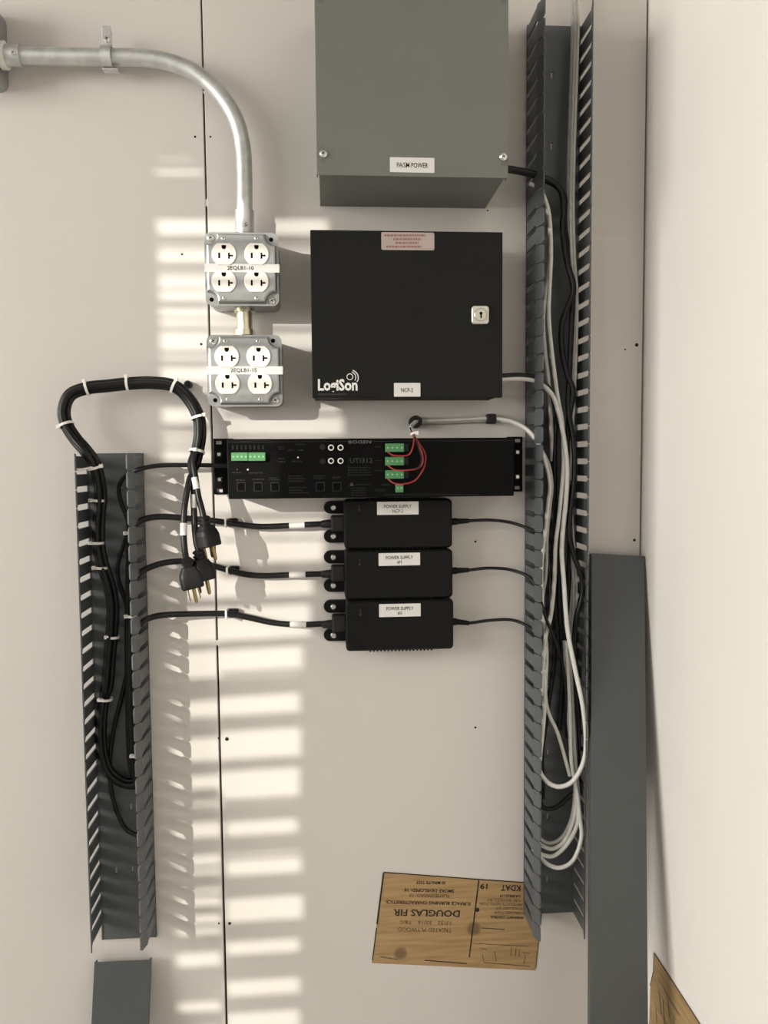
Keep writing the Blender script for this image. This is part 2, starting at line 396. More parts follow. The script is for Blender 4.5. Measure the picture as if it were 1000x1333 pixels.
# loose duct covers: U-shaped strips leaning on the wall
def lean_cover(label, tl, tr, bl, wdt, zend):
    """tl, tr: top corners, bl: a lower point of the left edge (world); strip runs on down to zend"""
    down = (bl-tl).normalized(); right = (tr-tl).normalized(); right = (right-down*right.dot(down)).normalized()
    nrm = right.cross(down).normalized()
    if nrm.y > 0: nrm = -nrm
    L = (tl.z-zend)/(-down.z); bm = bmesh.new(); t = 0.002; lip = 0.011
    prof = [(0, 0), (wdt, 0), (wdt, -lip), (wdt-t, -lip), (wdt-t, -t), (t, -t), (t, -lip), (0, -lip)]
    A = [bm.verts.new(tl+right*a+nrm*b) for a, b in prof]; B = [bm.verts.new(tl+right*a+nrm*b+down*L) for a, b in prof]
    n = len(prof)
    for i in range(n): bm.faces.new((A[i], A[(i+1) % n], B[(i+1) % n], B[i]))
    for r_ in (A, B[::-1]):
        for q in ((0, 5, 6, 7), (0, 1, 4, 5), (1, 2, 3, 4)): bm.faces.new([r_[i] for i in q])
    return tag(build('duct_cover', bm, COVER), label, 'duct cover', 'loose duct covers leaning on the wall')
tl, tr = P(770.5, 720, .016), P(839, 722, .016)
lean_cover('long grey duct cover leaning in the wall corner beside the tall duct', tl, tr, P(768.5, 1333, .165), (tr-tl).length, ZF)
tl, tr = P(123, 1253, .018), P(195.5, 1256, .018)
lean_cover('grey duct cover standing below the shorter duct', tl, tr, P(119, 1333, .038), (tr-tl).length, ZF)

# ------------------------------------------------------------------ grey enclosure at the top
gx0, gx1, gz0, gz1 = rect(411, -45, 661.5, 230, .135)
o = P(412, 0, .135); gx0 = (P(409, 0, .135).x+P(413, 228, .135).x)/2; gx1 = (P(662, 0, .135).x+P(661.5, 232, .135).x)/2
gz0 = (P(413, 228, .135).z+P(661, 232, .135).z)/2
ge = thing('electrical_enclosure', 'grey metal enclosure with screwed cover and PA/SM POWER tag', 'enclosure', ((gx0+gx1)/2, 0, gz0))
bm = bmesh.new(); box(bm, gx0+.003, gx1-.003, -.1325, 0, gz0+.0025, gz1-.003, .0006, 1); build('body', bm, GREYBOX, ge)
bm = bmesh.new(); box(bm, gx0, gx1, -.1355, -.1335, gz0, gz1, .0007, 2)
box(bm, gx0, gx0+.0015, -.134, -.120, gz0+.002, gz1); box(bm, gx1-.0015, gx1, -.134, -.120, gz0+.002, gz1)
build('cover', bm, GREYBOX, ge)
for px, py in ((421, 199), (656, 203), (417.5, -9), (656, -9)):
    screw_head('screw', px, py, .1355, .0050, SCREW, ge, .004)
    c = P(px, py+9, .1357); bm = bmesh.new(); prism(bm, disc(c.x, c.z, .0045, 16), .1350, .1357); build('keyhole', bm, mat('grey_shadow_paint', (0.13, 0.135, 0.12), 0.7), ge)  # keyhole below the screw, its shade painted as a darker flat disc
t = plate('label_tag', 507.7, 205, 565.6, 224.5, .1355, .0006, PAPER, ge)
lettering('PA/SM POWER', 537, 215, 40, 6.2, .1363, INK, t, bold=.004)

# ------------------------------------------------------------------ black LogiSon cabinet
bh = .085
bx0, bx1, bz0, bz1 = rect(405.3, 300.5, 654.5, 517.5, bh)
bc = thing('control_cabinet', 'black control cabinet with keyed lock and white logo', 'cabinet', ((bx0+bx1)/2, 0, bz0))
bm = bmesh.new(); box(bm, bx0+.002, bx1-.002, -bh+.012, 0, bz0+.002, bz1-.002, .001, 1); build('body', bm, BLKBOX, bc)
bm = bmesh.new(); box(bm, bx0, bx1, -bh, -bh+.011, bz0, bz1, .0012, 2); build('door', bm, BLKBOX, bc)
t = plate('warning_sticker', 496.5, 302.5, 565.5, 325.5, bh, .0004, PINK, bc, .002)
for i, (a, b) in enumerate(((500, 562), (512, 549), (515, 546), (503, 559))):
    dashes('fine_print', a, 304.6+i*4.9, b, 308.2+i*4.9, 1, bh+.0006, REDINK, t, 1.0, .75)
a = rect(614.6, 398, 636.8, 421.3, bh+.006)
lk = rprism('lock', rrect(*a, .004, 4), bh, bh+.006, mat('lock_white_metal', (.62, .60, .54), .35, .3), bc, .001)
o = P(625.5, 409.8, bh+.006)
rprism('lock_cylinder', disc(o.x, o.z, .0088, 24), bh+.006, bh+.0085, mat('lock_cylinder', (.60, .58, .50), .3, .6), lk, .001)
bm = bmesh.new(); prism(bm, disc(o.x+.0004, o.z+.0016, .0022, 12), bh+.0085, bh+.0088)
prism(bm, rrect(o.x-.0006, o.x+.0014, o.z-.005, o.z+.001, .0003, 1), bh+.0085, bh+.0088); build('keyhole', bm, HOLE, lk)
t = plate('label_tag', 513, 498.5, 547.4, 516.3, bh, .0006, PAPER, bc)
lettering('NCP-2', 530, 507.8, 15.5, 5.2, bh+.0008, INK, t, bold=.004)
lettering('LogiSon', 439.8, 503.2, 51, 19.5, bh+.0005, LOGO, bc, name='logo_lettering', bold=.035)
dashes('fine_print', 414.5, 512, 452, 514.6, 1, bh+.0005, GREYINK, bc, 1.0, .7)
bm = bmesh.new()
def arc(bm, px, py, r0, r1, a0, a1, h, n=14):
    o = P(px, py, h); s = S(h); pts = []
    for i in range(n+1): t = math.radians(a0+(a1-a0)*i/n); pts.append((o.x+r1*s*math.cos(t), o.z+r1*s*math.sin(t)))
    for i in range(n, -1, -1): t = math.radians(a0+(a1-a0)*i/n); pts.append((o.x+r0*s*math.cos(t), o.z+r0*s*math.sin(t)))
    for i in range(n):
        q = [pts[i], pts[i+1], pts[2*n-i], pts[2*n+1-i]]
        bm.faces.new([bm.verts.new((x, -h, z)) for x, z in q])
arc(bm, 455.6, 490.5, 3.3, 4.3, 0, 360, bh+.0005, 20); arc(bm, 456.4, 491.2, 6.3, 7.4, -35, 75, bh+.0005); arc(bm, 456.8, 491.6, 9.0, 10.2, -35, 75, bh+.0005)
build('logo_waves', bm, LOGO, bc)

# ------------------------------------------------------------------ conduit, junction box, outlet boxes
CH = .030
jx = P(11, 70, 0).x; jz0, jz1 = P(5, 122, 0).z, P(5, 20, 0).z
jb = thing('junction_box', 'grey steel junction box cut by the left edge above the conduit end', 'junction box', (jx-.05, 0, jz0))
bm = bmesh.new(); pts = rrect(jx-.11, jx-.001, jz0+.001, jz1-.001, .012, 4); prism(bm, pts, 0, .053); build('body', bm, GALVB, jb)
bm = bmesh.new(); pts = rrect(jx-.111, jx, jz0, jz1, .013, 4); prism(bm, pts, .0532, .0555); build('cover_plate', bm, GALVB, jb)
cd_ = thing('electrical_conduit', 'bent galvanized steel conduit rising from the upper outlet box to the left', 'conduit', P(317, 300, CH))
tube_obj('pipe', PX([(12, 72.5, CH), (60, 73.5, CH), (110, 74, CH), (160, 74.5, CH), (193, 76, CH), (222, 81.5, CH), (250, 92.5, CH), (274, 110, CH), (295, 134, CH), (309, 161, CH), (316, 192, CH), (318, 222, CH), (318.3, 260, CH), (318.5, 306, CH-.003)]), .0113, GALV, cd_, 20, 6)
for pts_, rr in (([(8, 72.2, CH), (28, 72.8, CH)], .0138), ([(318.4, 274, CH-.001), (318.5, 304, CH-.003)], .0132)):
    tube_obj('connector', PX(pts_), rr, GALV, cd_, 20)
tube_obj('locknut', PX([(1, 72, CH), (8.5, 72.2, CH)]), .018, WHITEP, cd_, 20)
screw_head('set_screw', 16.5, 67.5, CH+.012, .0032, SCREW, cd_, .004); screw_head('set_screw', 319.5, 291, CH+.012, .0030, SCREW, cd_, .003)
# strap holding the horizontal run
st = thing('conduit_strap', 'small galvanized strap clamping the horizontal conduit run', 'pipe strap', P(137, 75, 0))
sx0, sx1 = P(130.5, 60, .04).x, P(144, 60, .04).x; cz = P(137, 74.3, CH).z
bm = bmesh.new(); n = 14; ro, ri = .0150, .0125
ring = [(math.cos(math.radians(a)), math.sin(math.radians(a))) for a in [-60+i*(240+60)/n for i in range(n+1)]]
va = []
for c_, s_ in ring:
    va.append([bm.verts.new((x, -(CH+r_*s_), cz+r_*c_)) for x in (sx0, sx1) for r_ in (ri, ro)])
for i in range(n):
    a, b = va[i], va[i+1]
    for q in ((0, 1), (1, 3), (3, 2), (2, 0)): bm.faces.new((a[q[0]], a[q[1]], b[q[1]], b[q[0]]))
bm.faces.new([va[0][i] for i in (0, 1, 3, 2)]); bm.faces.new([va[-1][i] for i in (0, 2, 3, 1)])
build('band', bm, GALV, st, True)
zt = P(137, 35, CH).z
bm = bmesh.new()
box(bm, sx0+.001, sx1-.001, -CH-.004, -CH-.001, cz+.0135, zt, .0008, 1); box(bm, sx0+.001, sx1-.001, -CH+.002, -CH+.005, cz+.0135, zt-.004, .0008, 1)
build('tab', bm, GALV, st)
bm = bmesh.new(); box(bm, sx0, P(156, 60, .02).x, -.034, -.022, cz-.0185, cz-.0158, .0008, 1); box(bm, sx0+.002, sx1-.002, -.020, 0, cz-.008, cz+.008); build('foot', bm, GALV, st)
screw_head('bolt', 138.5, 49.5, CH+.004, .0045, SCREW, st, .004)

def notched(x0, x1, z0, z1, r, n=6):
    out = []
    for cx, cz, a0 in ((x1, z1, 270), (x0, z1, 0), (x0, z0, 90), (x1, z0, 180)):
        for i in range(n+1):
            a = math.radians(a0-90*i/n) if False else math.radians(a0 - 90*i/n)
            out.append((cx+r*math.cos(a), cz+r*math.sin(a)))
    return out
def outlet_box(label, rc, faces, screws, strip, txt, tx, corner_screws, corner_holes):
    h1, h2 = .0555, .0665
    x0, x1, z0, z1 = rect(*rc, h1+.002)
    root = thing('outlet_box', label, 'outlet box', ((x0+x1)/2, 0, z0), 'steel quad outlet boxes')
    bm = bmesh.new(); prism(bm, rrect(x0+.0015, x1-.0015, z0+.0015, z1-.0015, .010, 4), 0, h1-.0004); build('body', bm, GALVB, root)
    bm = bmesh.new(); prism(bm, rrect(x0, x1, z0, z1, .009, 4), h1, h1+.002)
    m_ = .0022; o1 = notched(x0+m_, x1-m_, z0+m_, z1-m_, .0155); 
    def ins(p, d):
        cx, cz = (x0+x1)/2, (z0+z1)/2; hx, hz = (x1-x0)/2-m_, (z1-z0)/2-m_
        return [(cx+(x-cx)*(1-d/hx), cz+(z-cz)*(1-d/hz)) for x, z in p]
    prism(bm, o1, h1+.002, h1+.006, ins(o1, .0010)); prism(bm, ins(o1, .0010), h1+.006, h2-.001, ins(o1, .0022)); prism(bm, ins(o1, .0022), h2-.001, h2, ins(o1, .0042))
    build('cover_plate', bm, GALVB, root)
    for fx, fy in faces:
        o = P(fx, fy, h2+.002); r = .0168; pts = []
        for i in range(36):
            a = 2*math.pi*i/36; pts.append((o.x+r*math.cos(a), o.z+max(-.0146, min(.0146, r*math.sin(a)))))
        pts = [p for i, p in enumerate(pts) if p != pts[i-1]]
        f = rprism('receptacle_face', pts, h2-.0005, h2+.0022, IVORY, root, .0008)
        hh = h2+.0022
        g = [(o.x+.0030*math.cos(a), o.z+.0092+.0030*math.sin(a)) for a in [math.pi+math.pi*i/8 for i in range(9)]]+[(o.x+.0030, o.z+.0118), (o.x-.0030, o.z+.0118)]
        rprism('ground_hole', g, hh-.0002, hh+.0002, HOLE, f)
        rprism('slot', rrect(o.x-.0078, o.x-.0052, o.z-.0060, o.z+.0014, .0004, 1), hh-.0002, hh+.0002, HOLE, f)
        bm = bmesh.new(); prism(bm, rrect(o.x+.0055, o.x+.0078, o.z-.0066, o.z+.0016, .0004, 1), hh-.0002, hh+.0002)
        prism(bm, rrect(o.x+.0078, o.x+.0122, o.z-.0034, o.z-.0012, .0004, 1), hh-.0002, hh+.0002); build('slot', bm, HOLE, f)
    for sx, sy in screws: screw_head('screw', sx, sy, h2, .0027, SCREW, root, .0014)
    for sx, sy in corner_screws: screw_head('screw', sx, sy, h1+.002, .0050, SCREW, root, .003)
    for sx, sy in corner_holes:
        o = P(sx, sy, h1+.0022); bm = bmesh.new(); prism(bm, disc(o.x, o.z, .0030, 12), h1+.0015, h1+.0023); build('hole', bm, HOLE, root)
    t = plate('label_strip', rc[0]-.5, strip[0], rc[2]+1, strip[1], h2+.0002, .0004, TAPE, root, .0005)
    lettering(txt, tx, (strip[0]+strip[1])/2+.2, 33, 5.8, h2+.0008, INK, t, bold=.012)
outlet_box('upper steel outlet box with four sockets and label 2EQLB1-10', (266.8, 302.6, 362.8, 398), ((291.6, 330.5), (334, 330.5), (291.6, 366), (334, 366)),
    ((290.5, 309.8), (333.6, 309.8), (292, 387.3), (334.4, 387.8)), (343.6, 354.4), '2EQLB1-10', 313.2, ((274, 309), (354, 391)), ((353, 312), (275.5, 390)))
outlet_box('lower steel outlet box with four sockets and label 2EQLB1-15', (269.5, 436, 367.3, 529), ((295.3, 464), (336.7, 464), (296.2, 499.2), (338.6, 499.2)),
    ((293.5, 443.8), (336, 443.8), (297, 519.6), (339, 519.8)), (476.8, 487.4), '2EQLB1-15', 317.3, ((277.5, 443.5), (358.5, 520.5)), ((355.5, 443.5), (280.3, 521)))
nip = thing('conduit_nipple', 'short yellowish conduit nipple joining the two outlet boxes', 'conduit', P(318, 420, .027))
tube_obj('pipe', PX([(317.8, 396, .027), (319.2, 446, .027)]), .0112, ZINC, nip, 20)
for a, b, r in ((400, 406.5, .0150), (430, 437, .0150), (412, 413.5, .0116)): tube_obj('locknut', PX([(318.2, a, .027), (318.5, b, .027)]), r, ZINC, nip, 12)

# ------------------------------------------------------------------ black amplifier
ah = .078
ax0, ax1, az0, az1 = rect(297, 570.6, 669.3, 647.6, ah)
am = thing('paging_interface', 'black rack-style paging interface with green terminal blocks', 'audio interface', ((ax0+ax1)/2, 0, az0))
bm = bmesh.new(); box(bm, ax0, ax1, -ah, -.001, az0, az1, .001, 1); build('chassis', bm, AMPBLK, am)
bm = bmesh.new(); box(bm, ax0+.001, ax1-.001, -ah-.0008, -ah, az1-.0045, az1-.0036); build('top_lip', bm, DIMINK, am)
def ear(xa, xb, ya, yb, cx):
    h = .0035; x0, x1, z0, z1 = rect(xa, ya, xb, yb, h); o = P(cx, 600, h).x; hs = []
    H_ = z1-z0
    for fr in (.07, .93): hs.append((o-.0042, o+.0042, z0+H_*fr-.0026, z0+H_*fr+.0026))
    for fr in (.27, .72): hs.append((o-.0036, o+.0036, z0+H_*fr-.0034, z0+H_*fr+.0034)); 
    bm = bmesh.new(); plate_holes(bm, x0, x1, z0, z1, -h, -.0008, hs); e = build('mounting_ear', bm, AMPBLK, am)
    for fr in (.27, .72):
        bm = bmesh.new(); prism(bm, disc(o, z0+H_*fr, .0033, 12), 0, .0045, disc(o, z0+H_*fr, .0025, 12)); build('screw', bm, SCREW, e)
ear(278.5, 304, 571, 643.5, 285.3); ear(660, 680.2, 568.5, 640, 674)
hA = ah+.0002
def terminal(x0, y0, x1, y1, n, tail):
    x = rect(x0, y0, x1, y1, ah+.008); bm = bmesh.new(); box(bm, x[0], x[1], -ah-.008, -ah+.001, x[2], x[3], .0005, 1); t = build('terminal_block', bm, GREEN, am)
    for i in range(n):
        px = x0+(x1-x0)*(i+.5)/n; o = P(px, (y0+y1)/2, ah+.008); bm = bmesh.new(); prism(bm, disc(o.x, o.z, .0014, 10), ah+.0075, ah+.0083); build('terminal_screw', bm, GREEN2, t)
    if tail:
        y = rect(x1, y0+1, x1+6, y1-1, ah+.006); bm = bmesh.new(); box(bm, y[0], y[1], -ah-.006, -ah+.001, y[2], y[3]); build('socket', bm, DIMINK, t)
terminal(301, 589, 322.8, 600, 4, 0); terminal(323.4, 589, 345.4, 600, 4, 0)
terminal(502, 577.3, 526, 588.3, 4, 1); terminal(502, 594.8, 526, 605.8, 4, 1); terminal(502, 612.2, 526, 623.2, 4, 1); terminal(515.4, 629.7, 525.3, 641, 2, 0)
for px, py in ((431, 582.7), (443.4, 582.7), (431, 600), (443.4, 600)):
    o = P(px, py, ah+.006); bm = bmesh.new(); prism(bm, disc(o.x, o.z, .0042, 18), ah, ah+.006); prism(bm, disc(o.x, o.z, .0042, 18), ah+.006, ah+.0064, disc(o.x, o.z, .0038, 18))
    j = build('phono_jack', bm, WHITEP, am); rprism('jack_hole', disc(o.x, o.z, .0026, 14), ah+.006, ah+.0068, HOLE, j)
for px, py in ((309, 611.3), (322.7, 611.3), (388, 595.4)):
    o = P(px, py, ah); rprism('indicator', disc(o.x, o.z, .0012, 8), ah, ah+.0012, GREYINK if px == 309 else LOGO, am)
for px in (314, 336, 358, 417, 438.6):
    x = rect(px-6, 627.5, px+6, 639.5, ah+.001); f = rprism('port', rrect(*x, .0008, 2), ah, ah+.001, DIMINK, am)
    x = rect(px-4.6, 629, px+4.6, 638.6, ah+.001); rprism('port_hole', rrect(*x, .0005, 1), ah+.0008, ah+.0012, HOLE, f)
for i in range(8):
    x = rect(301.5+i*5.6, 579.5, 304.8+i*5.6, 585.5, ah+.001); rprism('trim_knob', rrect(*x, .0008, 2), ah, ah+.0012, DIMINK, am)
for px, py in ((420, 582), (420, 600.5)):
    o = P(px, py, ah); rprism('jack', disc(o.x, o.z, .0040, 14), ah, ah+.001, DIMINK, am)
lettering('BOGEN', 468.6, 575.4, 29, 4.0, hA+.0012, PRINT, am, bold=.004)
lettering('UTI312', 470.3, 599.5, 29, 6.2, hA, GREYINK, am)
for a in ((454, 607, 487, 620, 4), (463, 629, 484, 632.5, 1), (457, 634, 478, 646, 4)): dashes('fine_print', *a, hA, DIMINK, am, .9, .35)
o = [P(455, 632.5, hA), P(461, 632.5, hA), P(458, 627.5, hA)]; bm = bmesh.new(); bm.faces.new([bm.verts.new(p) for p in o]); build('warning_mark', bm, GREYINK, am)
for a in ((302, 613.5, 314, 617, 1), (324, 613.5, 345, 617.5, 1), (380, 598.5, 396, 602.5, 1), (375, 584, 383, 588, 1), (388, 584, 397, 588, 1), (362, 580, 372, 586, 2), (362, 595, 372, 603, 2), (307, 623, 320, 627, 1), (329, 622, 344, 626, 1),
          (350, 621, 366, 626, 2), (375, 618, 400, 628, 3), (376, 633, 402, 643, 3), (408, 618, 425, 624, 2), (433, 619, 445, 624, 1), (488, 580, 499, 583, 1), (489, 598, 499, 601, 1), (489, 611, 499, 614, 1), (488, 636, 506, 640, 2), (497, 629, 512, 633, 1), (500, 642.5, 640, 645, 1), (313, 573.5, 330, 577, 1), (385, 577, 400, 580, 1)):
    dashes('fine_print', *a, hA, DIMINK, am, .9, .5)
for x0, y0, x1, y1 in ((295.5, 574, 296.3, 646), (452.3, 597, 452.9, 622)): plate('panel_line', x0+1, y0, x1+1, y1, ah, .0002, DIMINK, am, .0001)

# ------------------------------------------------------------------ power supplies
ph = .042
def psu(label, bx, tabs, conn, lab, t2, sw, lead):
    x0, x1, z0, z1 = rect(*bx, ph); z0 += .0006; z1 -= .0006
    r = thing('power_supply', label, 'power supply', ((x0+x1)/2, 0, z0), 'black power supplies')
    bm = bmesh.new(); o_ = rrect(x0, x1, z0, z1, .006, 4); prism(bm, o_, .001, ph-.003); prism(bm, o_, ph-.003, ph, shrink(o_, .0025)); build('body', bm, PLASTIC, r)
    for ya, yb in tabs:
        a = rect(421.5, ya, 452, yb, .006); zc = (a[2]+a[3])/2; rr = (a[3]-a[2])/2; o = (a[0]+rr, zc)
        bm = bmesh.new(); pts = [(a[1], a[2]), (a[1], a[3])]+[(o[0]+rr*math.cos(t), zc+rr*math.sin(t)) for t in [math.pi/2+math.pi*i/10 for i in range(11)]]
        prism(bm, pts[::-1], .001, .006, shrink(pts[::-1], .0006)); tb = build('mounting_tab', bm, PLASTIC, r)
        bm = bmesh.new(); sx = P(434.5, (ya+yb)/2, .008).x; prism(bm, disc(sx, zc, .0045, 16), .006, .0072); prism(bm, disc(sx, zc, .0045, 16), .0072, .0085, disc(sx, zc, .003, 16)); build('screw', bm, SCREW, tb)
    bm = bmesh.new()
    xs0, xs1 = P(481, 700, ph).x, P(562, 700, ph).x
    for k in range(18):
        xx = xs0+(xs1-xs0)*k/17
        for zz in (z0, z1): box(bm, xx-.0011, xx+.0011, -ph+.004, -.004, zz-.0022 if zz == z0 else zz-.001, zz+.0010)
    build('vent_ribs', bm, PLASTIC, r)['kind'] = 'stuff'
    s_ = plate('switch', sw[0]-3, sw[1]-5.5, sw[0]+3, sw[1]+5.5, ph, .0012, INK, r, .0006)
    plate('switch_mark', sw[0]-.5, sw[1]-4, sw[0]+.5, sw[1]-.5, ph+.0012, .0002, GREYINK, s_, .0001)
    bm = bmesh.new(); arc(bm, sw[0], sw[1]+2.4, .9, 1.7, 0, 360, ph+.0014, 10); build('switch_mark', bm, GREYINK, s_)
    t = plate('label_tag', *lab, ph, .0005, PAPER, r)
    cx = (lab[0]+lab[2])/2; dy = lab[3]-lab[1]
    lettering('POWER SUPPLY', cx, lab[1]+dy*.36, 36, 4.6, ph+.0007, INK, t, bold=.004)
    lettering(t2, cx, lab[1]+dy*.72, 14 if len(t2) > 2 else 6, 4.4, ph+.0007, INK, t, bold=.004)
    # strain relief and output lead into the tall duct
    q = PX(lead)
    bm = bmesh.new()
    d_ = (q[1]-q[0]); M = Matrix.Translation(q[0]) @ d_.to_track_quat('-Z', 'Y').to_matrix().to_4x4()
    loft(bm, [(-.002, .0105, .0105), (.004, .0105, .0105), (.006, .009, .009), (d_.length, .0068, .0068), (d_.length+.001, .005, .005)], M, 14, .8); build('strain_relief', bm, PLASTIC, r, True)
    tube_obj('output_lead', q[0:1]+q[1:], .0024, CORD, r, 10)
psu('top black power supply labelled POWER SUPPLY NCP-2', (448, 649.5, 589, 714.5), ((652.2, 669), (689.3, 707)), None, (491, 653, 545, 670), 'NCP-2', (467.5, 662),
    [(590, 679, .022), (610, 678, .022), (637, 677, .022), (664, 680, .026), (688, 688, .04), (702, 697, .046), (712, 730, .03), (713, 780, .024), (710, 850, .018), (712, 920, .016)])
psu('middle black power supply labelled POWER SUPPLY #1', (448.8, 715.5, 589.6, 780), ((716.5, 734), (753.2, 771)), None, (493, 719.8, 547, 736.2), '#1', (468.4, 732),
    [(590, 743, .022), (610, 742, .022), (637, 739.5, .022), (666, 742, .026), (691, 753, .045), (702, 776, .055), (711, 805, .058), (723, 835, .05), (735, 880, .04), (738, 960, .03)])
psu('bottom black power supply labelled POWER SUPPLY #2', (450.3, 780.8, 590.6, 847.2), ((781, 798.4), (818.6, 835)), None, (493.6, 786, 547.7, 802.8), '#2', (469.4, 797.5),
    [(590, 809, .022), (610, 811, .022), (637, 807.6, .022), (666, 807, .026), (688, 815.6, .04), (701, 830, .046), (708, 870, .03), (706, 960, .022), (708, 1040, .02)])

# ------------------------------------------------------------------ black power cords, loop and plugs
LOOPC = [(139, 892, .020), (142, 856, .022), (145, 820, .026), (146, 789, .030), (141, 760, .034), (132, 733, .036), (127.5, 705, .036), (128, 676, .036), (130, 640, .040), (123, 606, .050), (111, 587, .052), (98, 572, .046),
         (86, 553, .042), (82.5, 533, .040), (91, 513.5, .038), (113, 505, .035), (140, 502, .033), (166, 499.2, .031), (197, 498, .030), (226.5, 502.5, .028), (246, 520, .028), (258, 543, .030), (260, 565, .032), (256.5, 588, .036), (252, 604, .044)]
LOOPV = [P(*p) for p in LOOPC]
def offset_path(pts, ox, oy):
    out = []
    for i, p in enumerate(pts):
        t = (pts[min(i+1, len(pts)-1)]-pts[max(i-1, 0)]).normalized()
        y = Vector((0, -1, 0)); s = t.cross(y).normalized(); y2 = s.cross(t)
        out.append(p+s*ox+y2*oy)
    return out
DUCTD = [(178, 1016), (166, 1021), (149, 1013), (137, 996), (131.5, 966), (132, 931), (136, 905)]
def plug(parent, px, py, h, tilt, twist, lean=0.0, sc=1.12):
    o = P(px, py, h); M = Matrix.Translation(o) @ Matrix.Rotation(tilt, 4, 'Y') @ Matrix.Rotation(lean, 4, 'X') @ Matrix.Rotation(twist, 4, 'Z') @ Matrix.Scale(sc, 4)
    bm = bmesh.new()
    loft(bm, [(-.001, .009, .009), (.001, .0135, .0125), (.003, .0135, .0125), (.0035, .0105, .010), (.0055, .0105, .010), (.006, .0145, .0132), (.008, .0145, .0132), (.0085, .0115, .011), (.0105, .0115, .011),
              (.011, .0165, .0145), (.0135, .019, .016), (.018, .0245, .019), (.023, .027, .0225), (.036, .0275, .0235), (.0375, .026, .022)], M, 20, .45)
    b = build('plug', bm, CORD2, parent)
    for x, y, w_, t_, L in ((-.0063, .004, .0015, .0063, .0165), (.0063, .004, .0015, .0063, .0165)):
        bm = bmesh.new(); loft(bm, [(.036, w_, t_), (.036+L-.002, w_, t_), (.036+L, w_*.7, t_*.7)], M @ Matrix.Translation((x, y, 0)), 8, .2); build('prong', bm, BRASS, b)
    bm = bmesh.new(); loft(bm, [(.036, .0047, .0047), (.036+.017, .0047, .0047), (.036+.0195, .0025, .0025)], M @ Matrix.Translation((0, -.0065, 0)), 10, 1.0); build('prong', bm, BRASS, b, True)
def wrap(parent, a, b, r, m=TAPE): tube_obj('label_wrap', [a, b], r, m, parent, 14)
def power_cord(label, conn, run, oy, ox, tail, wraps, plugargs, xd, hd):
    root = thing('power_cable', label, 'power cord', P(*conn[1]), 'black power cords')
    rv = PX(run)                        # connector -> duct mouth (leftwards)
    seg_down = PX([(xd, run[-1][1]+35, hd), (xd-2, (run[-1][1]+990)/2, hd-.004), (xd+1, 985, hd-.004)])
    dd = offset_path(PX([(x, y, .018) for x, y in DUCTD]), ox*.8, oy*.6)
    lp = offset_path(LOOPV, ox, oy)
    tube_obj('cord', rv+seg_down+dd+lp+PX(tail), .0044, CORD, root, 10, 5)
    # socket end at the power supply
    (xa, ya, xb, yb), hz = conn[0], .020
    a = rect(xa, ya, xb, yb, .032); bm = bmesh.new(); box(bm, a[0], a[1]+.001, -.032, -.008, a[2], a[3], .003, 2); build('socket', bm, CORD2, root)
    p0, p1 = P(xa+1, (ya+yb)/2, .022), P(xa-12.5, (ya+yb)/2+.5, .022)
    M = Matrix.Translation(p0) @ (p1-p0).to_track_quat('-Z', 'Y').to_matrix().to_4x4(); bm = bmesh.new(); L = (p1-p0).length
    loft(bm, [(0, .014, .013), (L*.3, .0135, .0125), (L*.85, .0115, .0110), (L, .0095, .0095)], M, 14, .8); build('strain_relief', bm, CORD2, root, True)
    for (a, b) in wraps: wrap(root, P(*a), P(*b), .0049)
    plug(root, *plugargs)
power_cord('black power cord of the top power supply ending in the highest plug', ((430.5, 671.5, 449.5, 692), (424, 682, .022)),
    [(420, 682, .022), (399, 683, .020), (372, 684.5, .016), (339, 685.5, .015), (310, 682.5, .017), (279, 678, .022), (240, 674.5, .026), (215, 672.6, .030), (195, 674, .036), (180, 680, .042), (171, 692, .040)], .0050, .0, 
    [(254.5, 622, .056), (258, 645, .062), (262, 660, .066), (265, 673, .070)], (((253.5, 622, .0563), (256.2, 637, .0605)), ((377, 684.3, .0166), (397, 683.2, .0196))), (265, 673, .070, -.17, .9), 168, .022)
power_cord('black power cord of the middle power supply ending in the right-hand low plug', ((431, 737, 449.5, 757), (424, 747, .022)),
    [(420, 747, .022), (399, 747.6, .020), (375, 748.4, .016), (345, 749.5, .015), (322, 748, .016), (300, 743, .018), (279, 737, .022), (255, 732, .026), (238, 730.5, .030), (215, 732.5, .034), (194, 739, .038), (180, 748, .042), (172, 760, .040)], -.0035, .0048,
    [(251.5, 622, .052), (252.3, 645, .060), (253, 675, .066), (255, 702, .070), (258.5, 717, .072)], (((251.7, 644, .0598), (252.6, 661.5, .0632)), ((377, 748.3, .0166), (398, 747.7, .0196))), (258.5, 717, .072, -.16, .75), 171, .030)
power_cord('black power cord of the bottom power supply ending in the left-hand low plug', ((432, 802, 451, 823), (424, 812, .022)),
    [(420, 812, .022), (394, 813, .019), (358, 811, .015), (324, 804, .015), (297, 799, .018), (254, 799, .024), (215, 800.5, .032), (195, 804.5, .038), (184, 812, .042), (175, 826, .038)], -.0035, -.0048,
    [(247.5, 622, .054), (243.5, 640, .066), (240, 664, .074), (239, 692, .080), (240.5, 715, .083), (242.5, 727, .084)], (((239.2, 681, .0786), (239.1, 697, .0808)), ((378, 812.3, .0170), (399, 813, .0196))), (242.5, 727, .084, -.20, .25), 173, .014)
ac = thing('amplifier_cord', 'thin black cord running from the duct behind the paging interface', 'power cord', P(285, 606, .02))
